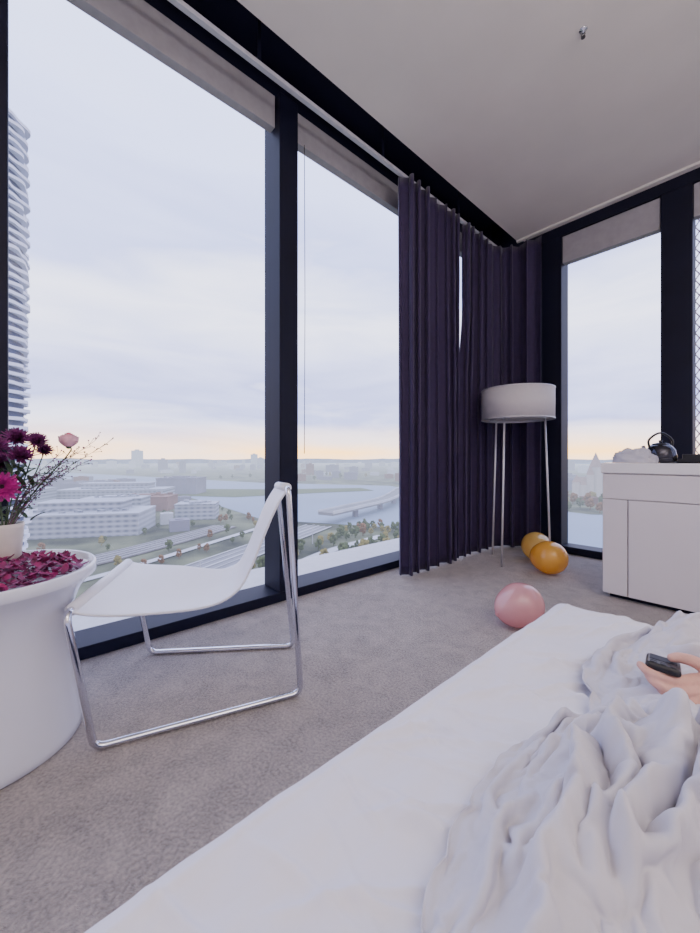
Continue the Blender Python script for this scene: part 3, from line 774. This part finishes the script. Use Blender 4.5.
for pts_,hw in ((mw,13),(rw,13),(dk,9),(sa,5),(sb_,4)):
    for (d1,l1),(d2,l2) in zip(pts_[:-1],pts_[1:]):
        L_=math.hypot(d2-d1,l2-l1); n_=int(L_/8)+1
        for i in range(n_+1): placed.append((d1+(d2-d1)*i/n_,l1+(l2-l1)*i/n_,hw))
placed.append((130,-134,22))
def clear(d,l,r):
    for (a,b,c) in placed:
        if (a-d)**2+(b-l)**2<(c+r)**2: return False
    return True
def building(d,l,w,dep,h,m,label,name='building',rot=0,group=None,tiers=1):
    parts=[boxgeo(-w/2,w/2,-dep/2,dep/2,0,h),boxgeo(-w/2-0.4,w/2+0.4,-dep/2-0.4,dep/2+0.4,h,h+1.0)]
    if tiers>1: parts+= [boxgeo(-w*.34,w*.30,-dep*.1,dep*.45,h+1,h+7),boxgeo(-w*.36,w*.32,-dep*.12,dep*.47,h+7,h+7.8)]
    else: parts+= [boxgeo(-w*0.2,w*0.15,-dep*0.2,dep*0.2,h+1,h+1+max(1.5,h*0.08)),boxgeo(w*0.25,w*0.33,-dep*0.1,dep*0.2,h+1,h+2.5)]
    rr=random.Random(int(d+l*3))
    for k in range(9):
        x=rr.uniform(-w*.42,w*.36); y=rr.uniform(-dep*.4,-dep*.15) if tiers>1 else rr.uniform(-dep*.4,dep*.3); parts.append(boxgeo(x,x+rr.uniform(2,5),y,y+rr.uniform(2,4),h+1,h+1+rr.uniform(1,2.4)))
    V2,F2=merge(parts)
    placed.append((d,l,max(w,dep)*0.55))
    o=new_obj(name,V2,F2,m,label=label,category='building',group=group); o.location=city(d,l); o.rotation_euler=(0,0,HEAD+rot); return o
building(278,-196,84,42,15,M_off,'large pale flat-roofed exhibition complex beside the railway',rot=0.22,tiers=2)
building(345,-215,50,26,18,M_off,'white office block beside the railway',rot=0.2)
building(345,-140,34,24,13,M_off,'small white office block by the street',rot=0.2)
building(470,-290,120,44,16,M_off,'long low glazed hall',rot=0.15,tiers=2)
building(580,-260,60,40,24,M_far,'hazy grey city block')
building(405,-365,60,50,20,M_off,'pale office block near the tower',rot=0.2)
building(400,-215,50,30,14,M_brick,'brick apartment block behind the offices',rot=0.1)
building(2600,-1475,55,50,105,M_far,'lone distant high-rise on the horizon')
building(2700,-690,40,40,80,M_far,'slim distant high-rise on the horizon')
chu=empty('church',city(520,331),'stone riverside church with pointed red roofs and towers','church'); chu.rotation_euler=(0,0,HEAD+0.35); chu.scale=(0.85,0.85,0.85)
v,f=merge([boxgeo(-26,26,-9,9,0,22),boxgeo(-6,6,-18,-6,0,50),boxgeo(8,15,-15,-8,0,38),boxgeo(-15,-8,-15,-8,0,38),boxgeo(20,28,-5,5,0,28),boxgeo(-30,-23,-5,5,0,26)])
new_obj('walls',v,f,M_stone,parent=chu)
rf=[([(-26,-9.5,22),(26,-9.5,22),(26,9.5,22),(-26,9.5,22),(-26,0,34),(26,0,34)],[(0,1,5,4),(2,3,4,5),(0,4,3),(1,2,5)]),pyrgeo(-6.5,6.5,-18.5,-5.5,50,74),pyrgeo(7.5,15.5,-15.5,-7.5,38,56),pyrgeo(-15.5,-7.5,-15.5,-7.5,38,56),pyrgeo(19.5,28.5,-5.5,5.5,28,42),pyrgeo(-30.5,-22.5,-5.5,5.5,26,38)]
v,f=merge(rf); new_obj('roof',v,f,M_roof,parent=chu); placed.append((520,331,34))
R2=random.Random(11)
V,F=boxgeo(-0.5,0.5,-0.5,0.5,0,1); Vb,Fb=merge([(V,F),boxgeo(-0.2,0.2,-0.2,0.2,1,1.08)])
me=bpy.data.meshes.new('skyline_block'); me.from_pydata([tuple(a) for a in Vb],[],Fb); me.materials.append(M_far)
me2=me.copy(); me2.materials.clear(); me2.materials.append(M_brick)
me3=me.copy(); me3.materials.clear(); me3.materials.append(M_conc)
def ok_spot(d,l,r):
    if d<1250 and (inriver(d,l) or inriver(d+r,l) or inriver(d-r,l) or inriver(d,l+r) or inriver(d,l-r)): return False
    return clear(d,l,r)
cnt=0
for k in range(3000):
    if cnt>=285: break
    z_=R2.random()
    if z_<0.38: d=R2.uniform(1250,3400); l=d*R2.uniform(-0.95,1.3)
    elif z_<0.56: d=R2.uniform(420,1200); l=d*R2.uniform(0.5,1.2)
    elif z_<0.92: d=R2.uniform(210,950)**1; l=-d*R2.uniform(0.38,0.92)
    else: d=R2.uniform(880,1250); l=d*R2.uniform(-0.2,0.5)
    near=d<480
    sx,sy=(R2.uniform(9,22),R2.uniform(8,16)) if near else (R2.uniform(14,46),R2.uniform(12,30))
    r=math.hypot(sx,sy)/2+1.5
    if not ok_spot(d,l,r): continue
    placed.append((d,l,r)); cnt+=1
    o=bpy.data.objects.new('building',R2.choice([me,me,me2,me3])); COL.objects.link(o)
    h=R2.uniform(5,11) if near else R2.uniform(8,20)*(1 if d<1200 else R2.choice([1,1,1.5,2.8])); o.location=city(d,l); o.scale=(sx,sy,h); o.rotation_euler=(0,0,R2.random()*3)
    o["label"]='hazy distant city building'; o["category"]='building'; o["group"]='distant city buildings'
V=[];F=[]; n=240
for i in range(n+1):
    a=HEAD+math.pi/2+ (i/n-0.5)*math.radians(200); r=4200
    h=24+14*noise.noise(Vector((i*0.13,0,0)))+8*noise.noise(Vector((i*0.6,3,0)))
    V+= [Vector((r*math.cos(a),r*math.sin(a),GZ)),Vector((r*math.cos(a)*1.02,r*math.sin(a)*1.02,GZ+h+20))]
for i in range(n): F.append((2*i,2*i+1,2*i+3,2*i+2))
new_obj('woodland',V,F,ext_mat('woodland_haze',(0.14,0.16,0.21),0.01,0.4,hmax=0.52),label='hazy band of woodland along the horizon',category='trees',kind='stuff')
def treemesh(m,seed):
    parts=[]; r=random.Random(seed)
    parts.append(sweep([(0,0,0),(0,0,0.5)],[0.04,0.025],6))
    for k in range(22):
        an=r.random()*6.283; hh=r.uniform(.3,.92); rad_=0.30*math.sin(math.pi*min(1,(hh-0.15)/0.85))*r.uniform(.5,1)
        c=Vector((rad_*math.cos(an),rad_*math.sin(an),hh)); v,f=uvs(c,r.uniform(.08,.15),7,5)
        v=[c+(x-c)*(1+0.5*noise.noise(x*14)) for x in v]; parts.append((v,f))
    v,f=merge(parts); me=bpy.data.meshes.new('tree'); me.from_pydata([tuple(a) for a in v],[],f); me.materials.append(m)
    return me
tm=[treemesh(M_tree1,1),treemesh(M_tree2,2),treemesh(M_tree3,3),treemesh(M_tree1,4)]
def tree(d,l,h,k):
    if not ok_spot(d,l,h*0.44): return False
    placed.append((d,l,h*0.44))
    o=bpy.data.objects.new('tree',tm[k]); COL.objects.link(o); o.location=city(d,l); o.scale=(h*1.0,h*1.0,h); o.rotation_euler=(0,0,R2.random()*6)
    o["label"]=('leafy green tree by the river','autumn yellow tree by the river','rust-brown autumn tree on the river bank','leafy green tree by the river')[k]; o["category"]='tree'; o["group"]='riverside trees'
    return True
def scatter(nmax,fd,fl,h0,h1,ks):
    c=0
    for _ in range(nmax*8):
        if c>=nmax: break
        d=fd(); l=fl(d)
        if tree(d,l,R2.uniform(h0,h1),R2.choice(ks)): c+=1
scatter(150,lambda:R2.uniform(165,310),lambda d:-34+(d-229)*0.45+R2.uniform(10,110),5,9,[0,0,1,3,0,2,1])
scatter(55,lambda:R2.uniform(375,520),lambda d:d*R2.uniform(0.55,0.95),9,16,[2,2,0,2,1])
scatter(20,lambda:R2.uniform(850,1200),lambda d:d*R2.uniform(-0.35,0.4),8,16,[0,1,3])
scatter(70,lambda:R2.uniform(170,420),lambda d:-d*R2.uniform(0.22,0.9),4,7,[0,0,1,2])
for d,l in ((155,-62),(180,-50),(210,-36),(240,-24)):
    v,f=merge([sweep([(0,0,0),(0,0,12)],0.22,6),sweep([(0,0,12),(2.5,0,12.6)],0.14,6)])
    o=new_obj('street_light',v,f,M_conc,label='tall pale street light beside the motorway',category='street light',group='motorway street lights'); o.location=city(d,l)
tw=empty('residential_tower',city(130,-132.4),'white residential high-rise with stacked curved balconies','tower')
parts=[]
nf_=57; dz=3.1
for k in range(nf_):
    V=[];F=[];n=108;z=k*dz
    ph=noise.noise(Vector((k*0.45,0,3)))*4
    for zz in (z,z+1.15):
        for i in range(n):
            a=2*math.pi*i/n; r=16.0+0.60*math.sin(a*7+ph)+0.40*math.sin(a*12+k*2.1)
            V.append(Vector((r*math.cos(a),r*math.sin(a),zz)))
    for i in range(n): F.append((i,(i+1)%n,n+(i+1)%n,n+i))
    F.append(tuple(reversed(range(n)))); F.append(tuple(range(n,2*n))); parts.append((V,F))
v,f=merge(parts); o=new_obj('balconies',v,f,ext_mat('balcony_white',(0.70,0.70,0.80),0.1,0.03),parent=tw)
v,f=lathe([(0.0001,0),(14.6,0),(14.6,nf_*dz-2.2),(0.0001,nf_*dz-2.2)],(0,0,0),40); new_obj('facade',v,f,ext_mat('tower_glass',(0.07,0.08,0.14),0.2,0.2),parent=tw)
parts=[]
yy=Y1+0.25; pitch=0.045
x0,x1,z0,z1=-0.42,0.40,0.0,3.1
def diag(s):
    k=-90
    while k<160:
        zk=k*pitch
        (xa,za),(xb,zb)=[(x,s*(x-x0)*1.7+zk) for x in (x0,x1)]
        lo,hi=z0,z1; k+=2
        if (za<lo and zb<lo) or (za>hi and zb>hi): continue
        def clipx(z,xa=xa,za=za,xb=xb,zb=zb): return xa+(z-za)*(xb-xa)/(zb-za)
        A=[xa,za];B=[xb,zb]
        if za<lo: A=[clipx(lo),lo]
        if za>hi: A=[clipx(hi),hi]
        if zb<lo: B=[clipx(lo),lo]
        if zb>hi: B=[clipx(hi),hi]
        if abs(A[0]-B[0])>1e-3: parts.append(sweep([(A[0],yy,A[1]),(B[0],yy,B[1])],0.0045,4,False))
diag(1); diag(-1)
v,f=merge(parts); new_obj('lattice_screen',v,f,mat('lattice_metal',(0.52,0.38,0.46),0.5),label='fine diamond metal lattice screen outside the window',category='screen',kind='stuff')

# ---------------------------------------------------------------- world
w=bpy.data.worlds.new('sky'); S.world=w; w.use_nodes=True; nt=w.node_tree; nt.nodes.clear()
out=nt.nodes.new('ShaderNodeOutputWorld'); bg=nt.nodes.new('ShaderNodeBackground')
tc=nt.nodes.new('ShaderNodeTexCoord'); sp=nt.nodes.new('ShaderNodeSeparateXYZ'); nt.links.new(tc.outputs['Generated'],sp.inputs[0])
mp=nt.nodes.new('ShaderNodeMapping'); mp.inputs['Scale'].default_value=(1,1,5); nt.links.new(tc.outputs['Generated'],mp.inputs['Vector'])
nz=nt.nodes.new('ShaderNodeTexNoise'); nz.inputs['Scale'].default_value=1.9; nz.inputs['Detail'].default_value=7; nz.inputs['Roughness'].default_value=0.52; nz.inputs['Distortion'].default_value=0.5; nt.links.new(mp.outputs[0],nz.inputs['Vector'])
ma=nt.nodes.new('ShaderNodeMath'); ma.operation='MULTIPLY_ADD'; ma.inputs[1].default_value=0.40; nt.links.new(nz.outputs['Fac'],ma.inputs[0])
sb=nt.nodes.new('ShaderNodeMath'); sb.operation='SUBTRACT'; sb.inputs[1].default_value=0.20; nt.links.new(sp.outputs['Z'],sb.inputs[0]); nt.links.new(sb.outputs[0],ma.inputs[2])
r=nt.nodes.new('ShaderNodeValToRGB'); cr=r.color_ramp
stops=[(0.0,(0.80,0.78,0.92)),(0.07,(0.70,0.71,0.93)),(0.14,(0.37,0.41,0.74)),(0.22,(0.52,0.56,0.90)),(0.32,(0.76,0.78,1.0)),(0.44,(0.42,0.48,0.86)),(0.6,(0.54,0.61,1.0)),(1.0,(0.70,0.74,1.0))]
cr.elements[0].position=stops[0][0]; cr.elements[0].color=(*stops[0][1],1); cr.elements[1].position=1.0; cr.elements[1].color=(*stops[-1][1],1)
for p_,c_ in stops[1:-1]:
    e_=cr.elements.new(p_); e_.color=(*c_,1)
nt.links.new(ma.outputs[0],r.inputs['Fac'])
r2=nt.nodes.new('ShaderNodeValToRGB'); c2=r2.color_ramp
c2.elements[0].position=0.0; c2.elements[0].color=(0,0,0,1); c2.elements[1].position=1; c2.elements[1].color=(0,0,0,1)
for p_,v_ in ((0.500,0.8),(0.508,1.0),(0.520,0.50),(0.545,0.0)):
    e_=c2.elements.new(p_); e_.color=(v_,v_,v_,1)
mz=nt.nodes.new('ShaderNodeMath'); mz.operation='MULTIPLY_ADD'; mz.inputs[1].default_value=0.5; mz.inputs[2].default_value=0.5; nt.links.new(sp.outputs['Z'],mz.inputs[0]); nt.links.new(mz.outputs[0],r2.inputs['Fac'])
n5=nt.nodes.new('ShaderNodeTexNoise'); n5.inputs['Scale'].default_value=3.0; n5.inputs['Detail'].default_value=2; nt.links.new(mp.outputs[0],n5.inputs['Vector'])
mg=nt.nodes.new('ShaderNodeMapRange'); mg.inputs['From Min'].default_value=0.35; mg.inputs['From Max'].default_value=0.62; mg.inputs['To Min'].default_value=0.45; mg.inputs['To Max'].default_value=1.0; nt.links.new(n5.outputs['Fac'],mg.inputs['Value'])
mx=nt.nodes.new('ShaderNodeMix'); mx.data_type='RGBA'; mx.inputs['B'].default_value=(1.45,0.84,0.30,1)
mf=nt.nodes.new('ShaderNodeMath'); mf.operation='MULTIPLY'; nt.links.new(r2.outputs['Color'],mf.inputs[0]); nt.links.new(mg.outputs['Result'],mf.inputs[1])
nt.links.new(mf.outputs[0],mx.inputs['Factor']); nt.links.new(r.outputs['Color'],mx.inputs['A']); nt.links.new(mx.outputs['Result'],bg.inputs['Color'])
bg.inputs['Strength'].default_value=3.7
nt.links.new(bg.outputs[0],out.inputs['Surface'])

def area(name,loc,rot,sx,sy,energy,col=(1,1,1),portal=False):
    l=bpy.data.lights.new(name,'AREA'); l.shape='RECTANGLE'; l.size=sx; l.size_y=sy; l.energy=energy; l.color=col
    o=bpy.data.objects.new(name,l); COL.objects.link(o); o.location=loc; o.rotation_euler=rot
    if portal: l.cycles.is_portal=True
    return o
area('portal_side',(X0-0.08,0.8,1.65),(0,math.radians(-90),0),3.2,6.4,1,portal=True)
area('portal_end',(0.25,Y1+0.05,1.6),(math.radians(-90),0,0),4.9,3.1,1,portal=True)
area('ceiling_fill',(0.9,-0.6,ZC-0.06),(0,0,0),1.8,1.8,15,(1.0,0.93,0.90))  # added soft fill for the room, out of view, no fixture modelled
area('upward_fill',(1.6,0.4,1.9),(math.radians(180),0,0),1.0,1.0,105,(1.0,0.91,0.86))  # added upward fill that brightens the ceiling, out of view, no real fixture

cam=bpy.data.cameras.new('camera'); co=bpy.data.objects.new('camera',cam); COL.objects.link(co)
co.location=(0,0,EYE); co.rotation_euler=(math.radians(90),0,HEAD)
cam.sensor_fit='HORIZONTAL'; cam.sensor_width=36; cam.lens=36*375/700; cam.shift_y=-8.5/700
cam.clip_start=0.01; cam.clip_end=20000
S.camera=co
